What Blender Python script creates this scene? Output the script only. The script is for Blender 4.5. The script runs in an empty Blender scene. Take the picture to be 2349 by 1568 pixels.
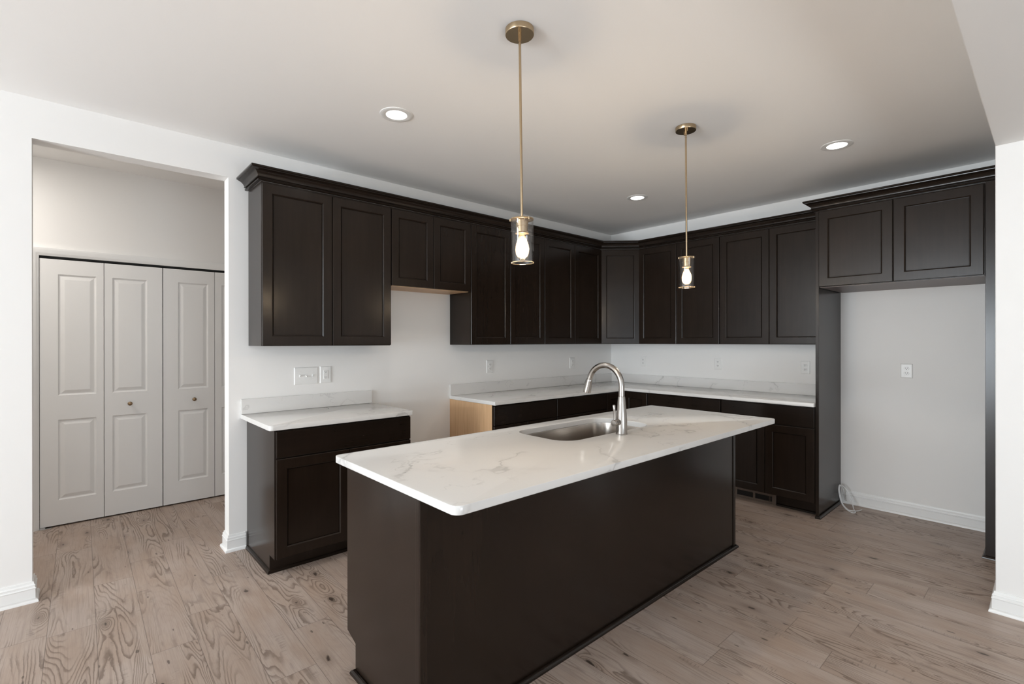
import bpy, bmesh, math, random
from mathutils import Vector, Matrix

random.seed(7)
S = 0.0254                      # all sizes below are in inches
sc = bpy.context.scene
COL = sc.collection
PI = math.pi

# ------------------------------------------------------------------ camera
CAM = (-197.919, -146.415, 55.358)
F_PX, YAW, PITCH, ROLL = 1124.326, math.radians(42.057), math.radians(-.03), math.radians(-.054)
fw = Vector((math.sin(YAW)*math.cos(PITCH), math.cos(YAW)*math.cos(PITCH), math.sin(PITCH)))
r0 = Vector((math.cos(YAW), -math.sin(YAW), 0)); u0 = r0.cross(fw)
rt = r0*math.cos(ROLL) + u0*math.sin(ROLL); up = -r0*math.sin(ROLL) + u0*math.cos(ROLL)
cd = bpy.data.cameras.new('camera'); cam = bpy.data.objects.new('camera', cd); COL.objects.link(cam)
cd.sensor_fit = 'HORIZONTAL'; cd.sensor_width = 36; cd.lens = F_PX/2349*36; cd.clip_start = .02
M = Matrix((rt, up, -fw)).transposed().to_4x4(); M.translation = Vector(CAM)*S
cam.matrix_world = M
sc.camera = cam

# ------------------------------------------------------------------ exposure, sky, window light and added fill
sc.view_settings.view_transform = 'Standard'; sc.view_settings.look = 'None'
sc.view_settings.gamma = 1; sc.view_settings.use_curve_mapping = False
sc.view_settings.exposure = 0.10
sc.cycles.use_denoising = True
sc.cycles.max_bounces = 10; sc.cycles.diffuse_bounces = 6; sc.cycles.glossy_bounces = 5
sc.cycles.transparent_max_bounces = 12
sc.cycles.sample_clamp_indirect = 6
sc.cycles.caustics_reflective = False; sc.cycles.caustics_refractive = False
w = bpy.data.worlds.new('sky'); sc.world = w; w.use_nodes = True
bg = w.node_tree.nodes['Background']; bg.inputs[0].default_value = (.80, .90, 1, 1); bg.inputs[1].default_value = 1.2

def daylight(name, loc, rot, sx, sy, power, col=(.86, .935, 1)):
    """Area light in a window opening, for daylight and added ceiling fill."""
    l = bpy.data.lights.new(name, 'AREA'); l.shape = 'RECTANGLE'; l.size = sx*S; l.size_y = sy*S
    l.energy = power; l.color = col
    o = bpy.data.objects.new(name, l); COL.objects.link(o)
    o.location = Vector(loc)*S; o.rotation_euler = rot
    return o
XW, YW, ZC = -440, -272, 107.65          # far walls of the room, ceiling
# window openings: (wall, from, to, sill, head); the unseen rear pair is added for ceiling fill
OPENINGS = [('x', -134, -44, 3, 92), ('y', -334, -226, 3, 92), ('y', -204, -126, 3, 92)]
# daylight: (opening, low edge, high edge, power, rise); all tilted upwards to brighten the ceiling;
# the low left light and both rear ones are added fill
DAY_FILL = [(0, 32, 88, 275, 42), (0, 5, 31, 205, 62), (1, 5, 88, 26, 20), (2, 5, 46, 60, 64)]
for k, l0, l1, p, rise in DAY_FILL:
    wl, a, b, z0, z1 = OPENINGS[k]; rise = math.radians(rise)
    if wl == 'x':
        daylight('window_daylight', (XW+1.5, (a+b)/2, (l0+l1)/2), (0, -PI/2-rise, 0), l1-l0, b-a-6, p)
    else:
        daylight('window_daylight', ((a+b)/2, YW+1.5, (l0+l1)/2), (PI/2+rise, 0, 0), b-a-6, l1-l0, p)

# ------------------------------------------------------------------ node helper
class N:
    def __init__(s, name):
        s.m = bpy.data.materials.new(name); s.m.use_nodes = True
        s.t = s.m.node_tree; s.b = s.t.nodes['Principled BSDF']; s.out = s.t.nodes['Material Output']
    def new(s, typ, **kw):
        n = s.t.nodes.new(typ)
        for k, v in kw.items(): setattr(n, k, v)
        return n
    def put(s, sock, v):
        if hasattr(v, 'links') or isinstance(v, bpy.types.NodeSocket): s.t.links.new(v, sock)
        elif isinstance(v, (tuple, list)) and len(v) == 3 and sock.type == 'RGBA': sock.default_value = (*v, 1)
        else: sock.default_value = v
    def math(s, op, a, b=None, c=None, clamp=False):
        n = s.new('ShaderNodeMath', operation=op); n.use_clamp = clamp
        for i, v in enumerate((a, b, c)):
            if v is not None: s.put(n.inputs[i], v)
        return n.outputs[0]
    def vec(s, x, y, z):
        n = s.new('ShaderNodeCombineXYZ')
        for i, v in enumerate((x, y, z)): s.put(n.inputs[i], v)
        return n.outputs[0]
    def vmath(s, op, a, b):
        n = s.new('ShaderNodeVectorMath', operation=op); s.put(n.inputs[0], a); s.put(n.inputs[1], b); return n.outputs[0]
    def noise(s, v, scale=1., detail=2., rough=.5, dist=0.):
        n = s.new('ShaderNodeTexNoise'); s.put(n.inputs['Vector'], v)
        n.inputs['Scale'].default_value = scale; n.inputs['Detail'].default_value = detail
        n.inputs['Roughness'].default_value = rough; n.inputs['Distortion'].default_value = dist
        return n.outputs[0]
    def ramp(s, v, a, b):            # smoothstep a..b
        n = s.new('ShaderNodeMapRange', interpolation_type='SMOOTHSTEP'); s.put(n.inputs[0], v)
        s.put(n.inputs[1], a); s.put(n.inputs[2], b); return n.outputs[0]
    def mix(s, f, a, b, mode='MIX'):
        n = s.new('ShaderNodeMix', data_type='RGBA', blend_type=mode)
        s.put(n.inputs[0], f); s.put(n.inputs[6], a); s.put(n.inputs[7], b); return n.outputs[2]
    def sep(s, v):
        n = s.new('ShaderNodeSeparateXYZ'); s.put(n.inputs[0], v); return n.outputs
    def obj(s): return s.new('ShaderNodeTexCoord').outputs['Object']
    def rnd(s): return s.new('ShaderNodeObjectInfo').outputs['Random']
    def bump(s, h, strength, dist):
        n = s.new('ShaderNodeBump'); n.inputs['Strength'].default_value = strength; n.inputs['Distance'].default_value = dist
        s.put(n.inputs['Height'], h); s.t.links.new(n.outputs[0], s.b.inputs['Normal'])
    def set(s, **kw):
        for k, v in kw.items(): s.put(s.b.inputs[k.replace('_', ' ')], v)
        return s.m

def plain(name, col, rough=.5, metal=0., spec=.5):
    n = N(name); n.set(Base_Color=col, Roughness=rough, Metallic=metal); n.b.inputs['Specular IOR Level'].default_value = spec
    return n.m

def paint(name, col, rough=.6, spec=.3):
    n = N(name); p = n.obj()
    a = n.noise(p, 260, 2, .6)
    n.bump(a, .04, .001)
    n.set(Base_Color=col, Roughness=rough); n.b.inputs['Specular IOR Level'].default_value = spec
    return n.m

def stained(name, col, col2, horiz=False, rough=.215):
    """Dark stained maple: fine grain along the board with faint cloudy figure."""
    n = N(name); o = n.sep(n.obj()); r = n.rnd()
    off = n.math('MULTIPLY', r, 37.)
    xy = n.math('ADD', n.math('MULTIPLY', o[0], .83), n.math('MULTIPLY', o[1], 1.07))
    if horiz: g = n.vec(n.math('ADD', n.math('MULTIPLY', xy, 2.), off), n.math('MULTIPLY', o[2], 70.), off)
    else: g = n.vec(n.math('ADD', n.math('MULTIPLY', xy, 70.), off), n.math('MULTIPLY', o[2], 2.), off)
    fine = n.noise(g, 1, 3, .55, .2)
    cl = n.noise(n.vec(n.math('ADD', n.math('MULTIPLY', xy, 9.), off), n.math('MULTIPLY', o[2], 2.2), off), 1, 3, .55, .6)
    f = n.math('ADD', n.math('MULTIPLY', n.ramp(fine, .3, .75), .45), n.math('MULTIPLY', n.ramp(cl, .35, .7), .55))
    n.set(Base_Color=n.mix(f, col, col2), Roughness=n.math('ADD', rough, n.math('MULTIPLY', fine, .004)))
    n.b.inputs['Specular IOR Level'].default_value = .30
    return n.m

def quartz(name):
    n = N(name); p = n.obj(); o = n.sep(p)
    big = n.noise(p, 2.1, 3, .55, 0.)
    q = n.vmath('ADD', p, n.vec(n.math('MULTIPLY', n.noise(p, 4.5, 4, .6), .28), n.math('MULTIPLY', n.noise(n.vmath('ADD', p, (3.1, 7.7, 1.3)), 4.5, 4, .6), .28), 0.))
    v1 = n.noise(q, 1.6, 3, .55, 0.)
    d1 = n.math('ABSOLUTE', n.math('SUBTRACT', v1, .5))
    m1 = n.ramp(n.noise(n.vmath('ADD', p, (9.3, 2.2, 5.1)), 1.9, 2, .5), .49, .61)
    line = n.math('MULTIPLY', n.math('SUBTRACT', 1., n.ramp(d1, 0., .011)), m1)
    halo = n.math('MULTIPLY', n.math('SUBTRACT', 1., n.ramp(d1, 0., .05)), m1)
    d2 = n.math('ABSOLUTE', n.math('SUBTRACT', n.noise(n.vmath('ADD', q, (4.4, 1.9, 8.8)), 2.9, 3, .55), .52))
    line2 = n.math('MULTIPLY', n.math('SUBTRACT', 1., n.ramp(d2, 0., .009)), n.ramp(big, .50, .62))
    amt = n.math('ADD', n.math('MULTIPLY', line, .42), n.math('ADD', n.math('MULTIPLY', halo, .10), n.math('MULTIPLY', line2, .28)), clamp=True)
    n.set(Base_Color=n.mix(amt, (.71, .70, .685), (.33, .32, .315)), Roughness=.11)
    n.b.inputs['Specular IOR Level'].default_value = .5
    return n.m

def planks(name):
    """Wood-look planks: one UV set runs in metres inside each plank, the other carries two random numbers per plank."""
    n = N(name)
    uv = n.sep(n.new('ShaderNodeUVMap', uv_map='plank').outputs[0]); rn = n.sep(n.new('ShaderNodeUVMap', uv_map='random').outputs[0])
    u, v, r1, r2 = uv[0], uv[1], rn[0], rn[1]
    U = n.math('ADD', u, n.math('MULTIPLY', r1, 41.)); V = n.math('ADD', v, n.math('MULTIPLY', r2, 57.)); Z = n.math('MULTIPLY', r1, 9.)
    # knots: few, uneven, drawn out along the board
    def knots(su, sv, share, s0, s1, seed):
        vor = n.new('ShaderNodeTexVoronoi', voronoi_dimensions='2D', feature='F1'); vor.inputs['Scale'].default_value = 1
        n.put(vor.inputs['Vector'], n.vec(n.math('ADD', n.math('MULTIPLY', U, su), seed), n.math('MULTIPLY', V, sv), 0.))
        kd = vor.outputs['Distance']; c = n.sep(vor.outputs['Color'])
        has = n.math('GREATER_THAN', c[0], 1-share)
        wob = n.noise(n.vec(n.math('MULTIPLY', U, 55.), n.math('MULTIPLY', V, 22.), Z), 1, 3, .6)
        kd2 = n.math('ADD', kd, n.math('MULTIPLY', n.math('SUBTRACT', wob, .5), s1*2.2))
        size = n.math('ADD', s0, n.math('MULTIPLY', c[1], s1-s0))
        k = n.math('MULTIPLY', has, n.math('SUBTRACT', 1., n.ramp(kd2, n.math('MULTIPLY', size, .3), size)))
        return kd, has, k
    kd, has, knot = knots(5.6, 2.3, .36, .025, .085, 0.)
    _, _, pin = knots(15., 5., .15, .03, .11, 3.7)
    halo = n.math('MULTIPLY', has, n.math('SUBTRACT', 1., n.ramp(kd, .03, .24)))
    # growth rings: contour lines of a field stretched along the plank, lifted round the knots
    h = n.noise(n.vec(n.math('MULTIPLY', U, 6.6), n.math('MULTIPLY', V, .72), Z), 1, 1.5, .42, .12)
    h2 = n.math('ADD', h, n.math('MULTIPLY', n.math('MULTIPLY', has, n.math('POWER', 2.718, n.math('MULTIPLY', kd, -8.))), .22))
    jit = n.noise(n.vec(n.math('MULTIPLY', U, 38.), n.math('MULTIPLY', V, 13.), Z), 1, 3, .6)
    s = n.math('FRACT', n.math('MULTIPLY', n.math('ADD', h2, n.math('MULTIPLY', jit, .020)), 36.))
    line = n.math('MULTIPLY', n.ramp(s, .42, .84), n.math('SUBTRACT', 1., n.ramp(s, .86, .97)))
    strong = n.ramp(n.noise(n.vec(n.math('MULTIPLY', U, 7.5), n.math('MULTIPLY', V, 1.3), n.math('ADD', Z, 4.)), 1, 2, .5), .44, .60)
    line = n.math('MULTIPLY', line, n.math('ADD', .07, n.math('MULTIPLY', strong, .93)))
    # fine pores, straight grain, dark streaks, saw marks
    fine = n.noise(n.vec(n.math('MULTIPLY', U, 330.), n.math('MULTIPLY', V, 9.), Z), 1, 3, .6)
    strt = n.ramp(n.noise(n.vec(n.math('MULTIPLY', n.math('ADD', U, n.math('MULTIPLY', h, .05)), 120.), n.math('MULTIPLY', V, 1.6), Z), 1, 2, .5), .52, .68)
    streak = n.ramp(n.noise(n.vec(n.math('MULTIPLY', U, 34.), n.math('MULTIPLY', V, 3.4), n.math('ADD', Z, 2.)), 1, 4, .65, .5), .63, .78)
    saw = n.noise(n.vec(n.math('MULTIPLY', U, 16.), n.math('MULTIPLY', V, 230.), Z), 1, 2, .5)
    sawm = n.ramp(n.noise(n.vec(n.math('MULTIPLY', U, 15.), n.math('MULTIPLY', V, 3.4), n.math('ADD', Z, 7.)), 1, 2, .5), .60, .70)
    saw = n.math('MULTIPLY', n.ramp(saw, .50, .68), sawm)
    blot = n.noise(n.vec(n.math('MULTIPLY', U, 9.), n.math('MULTIPLY', V, 3.), n.math('ADD', Z, 1.)), 1, 3, .55)
    base = n.mix(n.ramp(blot, .3, .72), (.470, .390, .340), (.400, .305, .245))
    base = n.mix(n.math('MULTIPLY', r2, .45), base, (.36, .27, .215))
    base = n.mix(n.math('MULTIPLY', n.ramp(fine, .42, .72), .30), base, (.26, .19, .15))
    base = n.mix(n.math('MULTIPLY', strt, .26), base, (.20, .145, .115))
    base = n.mix(n.math('MULTIPLY', line, .68), base, (.120, .082, .060))
    base = n.mix(n.math('MULTIPLY', streak, .50), base, (.12, .088, .070))
    base = n.mix(n.math('MULTIPLY', saw, .50), base, (.11, .085, .07))
    base = n.mix(n.math('MULTIPLY', halo, .40), base, (.15, .10, .07))
    base = n.mix(n.math('MULTIPLY', n.math('MAXIMUM', knot, n.math('MULTIPLY', pin, .8)), .88), base, (.040, .026, .019))
    # joints between planks
    W_, L_ = 7.05*S, 48*S
    e = n.math('MINIMUM', n.math('MINIMUM', u, n.math('SUBTRACT', W_, u)), n.math('MINIMUM', v, n.math('SUBTRACT', L_, v)))
    joint = n.math('SUBTRACT', 1., n.ramp(e, .0004, .0022))
    base = n.mix(n.math('MULTIPLY', joint, .62), base, (.10, .075, .06))
    hgt = n.math('SUBTRACT', n.math('MULTIPLY', fine, .15), n.math('ADD', joint, n.math('MULTIPLY', line, .25)))
    n.bump(hgt, .25, .0012)
    n.set(Base_Color=base, Roughness=n.math('ADD', .40, n.math('MULTIPLY', line, .12)))
    n.b.inputs['Specular IOR Level'].default_value = .4
    return n.m

def clear_glass(name, tint=(1, 1, 1), gloss=.10, glow=0.):
    """Thin clear glass: passes light straight, reflects more towards the edges."""
    n = N(name); t = n.t; t.nodes.remove(n.b)
    tr = n.new('ShaderNodeBsdfTransparent'); tr.inputs[0].default_value = (*tint, 1)
    gl = n.new('ShaderNodeBsdfGlossy'); gl.inputs['Roughness'].default_value = .03
    lw = n.new('ShaderNodeLayerWeight'); lw.inputs[0].default_value = .35
    mx = n.new('ShaderNodeMixShader')
    fc = lw.outputs['Facing']; f = n.math('ADD', gloss*.30, n.math('MULTIPLY', n.math('POWER', fc, 2.5), gloss*3.2), clamp=True)
    t.links.new(f, mx.inputs[0]); t.links.new(tr.outputs[0], mx.inputs[1]); t.links.new(gl.outputs[0], mx.inputs[2])
    last = mx
    if glow:
        td = n.new('ShaderNodeBsdfTranslucent'); td.inputs[0].default_value = (1, .80, .56, 1)
        m2 = n.new('ShaderNodeMixShader'); m2.inputs[0].default_value = glow
        t.links.new(mx.outputs[0], m2.inputs[1]); t.links.new(td.outputs[0], m2.inputs[2]); last = m2
    t.links.new(last.outputs[0], n.out.inputs[0])
    return n.m

def emit(name, col, k):
    n = N(name); n.t.nodes.remove(n.b)
    e = n.new('ShaderNodeEmission'); e.inputs[0].default_value = (*col, 1); e.inputs[1].default_value = k
    n.t.links.new(e.outputs[0], n.out.inputs[0]); return n.m

def maple(name):
    n = N(name); o = n.sep(n.obj()); xy = n.math('ADD', o[0], o[1])
    g = n.noise(n.vec(n.math('MULTIPLY', xy, 60.), 0., n.math('MULTIPLY', o[2], 2.5)), 1, 4, .6, .5)
    n.set(Base_Color=n.mix(n.ramp(g, .3, .7), (.70, .46, .26), (.60, .37, .20)), Roughness=.42); return n.m

def brushed(name, col, rough, along=2):
    n = N(name); o = n.sep(n.obj())
    c = [n.math('MULTIPLY', o[i], 12. if i == along else 900.) for i in range(3)]
    g = n.noise(n.vec(*c), 1, 2, .5)
    n.set(Base_Color=col, Metallic=1., Roughness=n.math('ADD', rough-.04, n.math('MULTIPLY', g, .09))); return n.m

WALL = paint('wall_paint', (.83, .82, .805))
CEIL = paint('ceiling_paint', (.90, .89, .875), .8, .2)
TRIM = paint('white_trim_paint', (.82, .82, .81), .35, .5)
DOORP = paint('white_door_paint', (.78, .775, .765), .42, .4)
DARK = stained('espresso_wood', (.0132, .0083, .0056), (.0185, .0117, .0079))
DARKH = stained('espresso_wood_across', (.0118, .0076, .0053), (.0170, .0110, .0077), True)
MAPLE = maple('maple_panel')
TAUPE = plain('taupe_laminate', (.15, .108, .095), .4)
QUARTZ = quartz('white_quartz')
FLOOR = planks('plank_floor')
STEEL = brushed('brushed_steel', (.40, .375, .35), .24)
SINKM = brushed('sink_steel', (.50, .46, .42), .24, 0)
BRASS = brushed('champagne_brass', (.50, .385, .25), .25)
KNOB = plain('antique_brass', (.32, .23, .14), .32, 1.)
GLASS = clear_glass('clear_shade_glass', (.97, .97, .97), .12)
BULBG = clear_glass('bulb_glass', (1, .97, .92), .08, .06)
RIMG = clear_glass('ground_glass_rim', (1, 1, 1), .25, .13)
FILAMENT = emit('filament_glow', (1, .78, .50), 35)
CANLIT = emit('recessed_lens', (1, .97, .92), 7)
PLATE = plain('white_plastic', (.80, .795, .78), .3)
SLOT = plain('socket_slot', (.02, .02, .02), .5)
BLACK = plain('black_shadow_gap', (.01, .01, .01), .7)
BRONZE = plain('brown_metal', (.155, .115, .09), .42, .3)
GRILLE = plain('dark_grille', (.02, .016, .013), .5, .3)
TUBE = plain('white_plastic_tube', (.80, .80, .80), .3)
WINGLASS = clear_glass('window_glass', (.97, .98, .98), .06)

# ------------------------------------------------------------------ geometry helpers
class MB:
    def __init__(s): s.bm = bmesh.new()
    def face(s, vs):
        try: return s.bm.faces.new(vs)
        except ValueError: return None
    def box(s, x0, x1, y0, y1, z0, z1):
        x0, x1 = sorted((x0, x1)); y0, y1 = sorted((y0, y1)); z0, z1 = sorted((z0, z1))
        v = [s.bm.verts.new((x, y, z)) for z in (z0, z1) for y in (y0, y1) for x in (x0, x1)]
        for f in ((0, 2, 3, 1), (4, 5, 7, 6), (0, 1, 5, 4), (2, 6, 7, 3), (0, 4, 6, 2), (1, 3, 7, 5)): s.face([v[i] for i in f])
        return s
    def rings(s, rings, closed=False, cap0=False, cap1=False):
        """Skin successive loops of equal length."""
        R = [[s.bm.verts.new(p) for p in r] for r in rings]; n = len(R[0])
        m = len(R)
        for a in range(m if closed else m-1):
            A, B = R[a], R[(a+1) % m]
            for i in range(n): s.face((A[i], A[(i+1) % n], B[(i+1) % n], B[i]))
        if cap0: s.face(R[0][::-1])
        if cap1: s.face(R[-1])
        return R
    def prism(s, pts, z0, z1):
        s.rings([[(x, y, z0) for x, y in pts], [(x, y, z1) for x, y in pts]], cap0=True, cap1=True); return s
    def lathe(s, prof, c, seg=40, axis='z', cap=True):
        """prof: (radius, height) pairs."""
        rs = []
        for r, h in prof:
            ring = []
            for i in range(seg):
                a = 2*PI*i/seg; p = (r*math.cos(a), r*math.sin(a))
                q = (p[0], p[1], h) if axis == 'z' else ((h, p[0], p[1]) if axis == 'x' else (p[1], h, p[0]))
                ring.append((c[0]+q[0], c[1]+q[1], c[2]+q[2]))
            rs.append(ring)
        s.rings(rs, cap0=cap, cap1=cap); return s
    def tube(s, pts, rad, seg=16, cap=True):
        pts = [Vector(p) for p in pts]; n = len(pts); rs = []; nrm = None
        for i, p in enumerate(pts):
            t = (pts[min(i+1, n-1)] - pts[max(i-1, 0)]).normalized()
            if nrm is None: nrm = t.orthogonal().normalized()
            nrm = (nrm - t*nrm.dot(t)).normalized(); b = t.cross(nrm)
            r = rad[i] if isinstance(rad, (list, tuple)) else rad
            rs.append([p + nrm*r*math.cos(2*PI*k/seg) + b*r*math.sin(2*PI*k/seg) for k in range(seg)])
        s.rings(rs, cap0=cap, cap1=cap); return s
    def obj(s, name, mat, parent=None, bevel=0, smooth=False, base=None, seg=2):
        bm = s.bm; bmesh.ops.recalc_face_normals(bm, faces=bm.faces)
        b = Vector(base) if base is not None else (Vector(ORG[parent.name]) if parent else Vector((0, 0, 0)))
        for v in bm.verts: v.co = (v.co - b)*S
        me = bpy.data.meshes.new(name); bm.to_mesh(me); bm.free()
        me.materials.append(mat)
        o = bpy.data.objects.new(name, me); COL.objects.link(o)
        ORG[o.name] = tuple(b)
        if parent:
            o.parent = parent
            if parent.type == 'MESH': o.location = (0, 0, 0)
        else: o.location = b*S
        if smooth:
            me.shade_smooth(); me.set_sharp_from_angle(angle=math.radians(38))
        if bevel:
            m = o.modifiers.new('edge', 'BEVEL'); m.width = bevel*S; m.segments = seg; m.limit_method = 'ANGLE'; m.angle_limit = math.radians(40)
            m.harden_normals = False
        return o
ORG = {}
def tag(o, label, cat, group=None):
    o['label'] = label; o['category'] = cat
    if group: o['group'] = group
    return o
def thing(name, label, cat, base, group=None):
    o = bpy.data.objects.new(name, None); COL.objects.link(o); o.location = Vector(base)*S
    o.empty_display_size = .05; ORG[o.name] = tuple(base)
    return tag(o, label, cat, group)
def struct(o, label=None, cat=None):
    o['kind'] = 'structure'
    if label: o['label'] = label
    if cat: o['category'] = cat
    return o
def dup(root, loc, label, group=None):
    r = root.copy(); COL.objects.link(r); r.location = Vector(loc)*S; r['label'] = label; ORG[r.name] = tuple(loc)
    if group: r['group'] = group
    for ch in list(root.children):
        c = ch.copy(); COL.objects.link(c); c.parent = r
        for g in list(ch.children):
            d = g.copy(); COL.objects.link(d); d.parent = c
    return r
def roundpoly(pts, rad, n=6):
    """Round the corners of a counter-clockwise polygon; rad: one radius or one per corner."""
    out = []; m = len(pts)
    for i, p in enumerate(pts):
        r = rad[i] if isinstance(rad, (list, tuple)) else rad
        P = Vector(p); A = Vector(pts[i-1])-P; B = Vector(pts[(i+1) % m])-P
        if r <= 0: out.append(tuple(P)); continue
        A.normalize(); B.normalize(); half = A.angle(B)/2; d = r/math.tan(half)
        c = P + (A+B).normalized()*(r/math.sin(half)); s0 = P+A*d-c; s1 = P+B*d-c
        a0 = math.atan2(s0.y, s0.x); a1 = math.atan2(s1.y, s1.x); da = (a1-a0+PI) % (2*PI)-PI
        for k in range(n+1):
            a = a0+da*k/n; out.append((c.x+r*math.cos(a), c.y+r*math.sin(a)))
    return out
def offset(pts, d):
    """Move a closed counter-clockwise outline inwards by d."""
    out = []; m = len(pts)
    for i in range(m):
        p, a, b = Vector(pts[i]), Vector(pts[i-1]), Vector(pts[(i+1) % m])
        e1 = (p-a).normalized(); e2 = (b-p).normalized(); n1 = Vector((-e1.y, e1.x)); n2 = Vector((-e2.y, e2.x))
        k = (n1+n2); k = k/max(k.dot(n1), .2); out.append(tuple(p+k*d))
    return out
def slab(mb, outer, z0, z1, ch=.09, hole=None):
    bm = mb.bm
    ring = mb.rings([[(x, y, z0) for x, y in offset(outer, ch)], [(x, y, z0+ch) for x, y in outer],
                     [(x, y, z1-ch) for x, y in outer], [(x, y, z1-ch*.3) for x, y in offset(outer, ch*.3)], [(x, y, z1) for x, y in offset(outer, ch)]])
    if not hole:
        mb.face(ring[0][::-1]); mb.face(ring[-1]); return
    inn = mb.rings([[(x, y, z0) for x, y in hole], [(x, y, z1-ch) for x, y in hole], [(x, y, z1) for x, y in offset(hole, -ch)]])
    for a, b in ((ring[-1], inn[-1]), (ring[0], inn[0])):
        es = []
        for L in (a, b):
            for i in range(len(L)):
                e = bm.edges.get((L[i], L[(i+1) % len(L)])) or bm.edges.new((L[i], L[(i+1) % len(L)])); es.append(e)
        bmesh.ops.triangle_fill(bm, use_beauty=True, use_dissolve=True, edges=es)
def sweep(mb, path, prof):
    """Run a moulding along a plan path. prof: (outward distance, height); outward is to the right of the path."""
    n = len(path); rs = []
    P = [Vector(p) for p in path]
    for i in range(n):
        nn = []
        if i > 0: e = (P[i]-P[i-1]).normalized(); nn.append(Vector((e.y, -e.x)))
        if i < n-1: e = (P[i+1]-P[i]).normalized(); nn.append(Vector((e.y, -e.x)))
        k = nn[0]+nn[-1]; k = k/k.dot(nn[0])
        rs.append([(P[i].x+k.x*d, P[i].y+k.y*d, z) for d, z in prof])
    mb.rings(rs, cap0=True, cap1=True); return mb

FA = (Vector((1, 0, 0)), Vector((0, -1, 0)))        # fronts on the wall with the range gap
FB = (Vector((0, -1, 0)), Vector((-1, 0, 0)))       # fronts on the refrigerator wall
q2 = math.sqrt(.5)
FD = (Vector((q2, -q2, 0)), Vector((-q2, -q2, 0)))  # the diagonal corner
UPZ = Vector((0, 0, 1))
def rect_ring(O, fr, w, h, ins, dep):
    U, Nn = fr; O = Vector(O)
    return [O+U*a+UPZ*b+Nn*dep for a, b in ((ins, ins), (w-ins, ins), (w-ins, h-ins), (ins, h-ins))]
def door(parent, O, fr, w, h, mat=None, stile=2.3):
    mat = mat or DARK
    mb = MB()
    prof = [(0, .04), (0, .64), (.05, .72), (.14, .75), (stile, .75), (stile+.05, .73), (stile+.26, .54), (stile+.30, .50), (stile+.30, .04)]
    mb.rings([rect_ring(O, fr, w, h, i, d) for i, d in prof], closed=True)
    o = mb.obj('door', mat, parent)
    p = MB(); i = stile+.295
    p.rings([rect_ring(O, fr, w, h, i+a, d) for a, d in ((0, .06), (0, .16), (.13, .16), (.16, .37))], cap0=True, cap1=True)
    c = p.obj('panel', mat, None, base=ORG[parent.name]); c.location = (0, 0, 0); c.parent = o
    return o
def drawer(parent, O, fr, w, h, mat=None):
    mb = MB()
    prof = [(0, .04), (0, .60), (.05, .69), (.16, .75)]
    mb.rings([rect_ring(O, fr, w, h, i, d) for i, d in prof], cap0=True, cap1=True)
    return mb.obj('drawer', mat or DARKH, parent)

# ------------------------------------------------------------------ room shell
SK = .012
def build_floor():
    bm = bmesh.new(); uvp = bm.loops.layers.uv.new('plank'); uvr = bm.loops.layers.uv.new('random')
    W_, L_ = 7.05, 48.
    ends = {-1: -28.8, 0: -13.2, 1: -48.3, -2: -39.2, -3: -.3, -4: -20., 9: -105.3, 11: -111.8, 12: -120.6, 13: -95.8, 14: -112.3, 15: -118.6, 16: -127.4}
    rr = random.Random(3)
    for row in range(-51, 26):
        x0 = -173+W_*row; off = ends.get(row, rr.uniform(0, 48)-40)
        off = rr.uniform(-40, 8) if row not in ends else off
        k0 = math.floor((-395-off)/L_)
        for k in range(k0, k0+12):
            y0 = off+k*L_; y1 = y0+L_
            if y0 > 95 or y1 < -395: continue
            c = [(x0, y0, 0, 0), (x0+W_, y0, W_, 0), (x0+W_, y1, W_, L_), (x0, y1, 0, L_)]
            f = bm.faces.new([bm.verts.new(((x+SK*(y+20))*S, y*S, 0)) for x, y, a, b in c])
            ra, rb = rr.random(), rr.random()
            for lp, (x, y, a, b) in zip(f.loops, c): lp[uvp].uv = (a*S, b*S); lp[uvr].uv = (ra, rb)
    me = bpy.data.meshes.new('floor'); bm.to_mesh(me); bm.free(); me.materials.append(FLOOR)
    o = bpy.data.objects.new('floor', me); COL.objects.link(o); return o
struct(build_floor(), 'grey brown wood plank floor with knots and swirling grain', 'floor')

OX0, OX1, OZ, WT = -203.92, -166.72, 98.95, 4.6      # opening to the hall
m = MB(); m.box(XW-6, OX0, 0, WT, 0, 112); m.box(OX1, 0, 0, WT, 0, 112); m.box(OX0, OX1, 0, WT, OZ, 112)
struct(m.obj('wall_back', WALL), 'pale wall with the hall opening behind the range gap', 'wall')
m = MB(); m.box(0, 6, YW, WT, 0, 112)
struct(m.obj('wall_right', WALL), 'pale wall behind the refrigerator space', 'wall')
def wall_with_holes(mb, wl, pos, a0, a1, holes):
    def bx(a, b, z0, z1):
        if wl == 'x': mb.box(pos-6, pos, a, b, z0, z1)
        else: mb.box(a, b, pos-6, pos, z0, z1)
    cur = a0
    for a, b, z0, z1 in holes:
        bx(cur, a, 0, 112); bx(a, b, 0, z0); bx(a, b, z1, 112); cur = b
    bx(cur, a1, 0, 112)
m = MB(); wall_with_holes(m, 'x', XW, YW, 0, [OPENINGS[0][1:]])
struct(m.obj('wall_left', WALL))
m = MB(); wall_with_holes(m, 'y', YW, XW, 0, [OPENINGS[1][1:], OPENINGS[2][1:]])
struct(m.obj('wall_rear', WALL))
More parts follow.
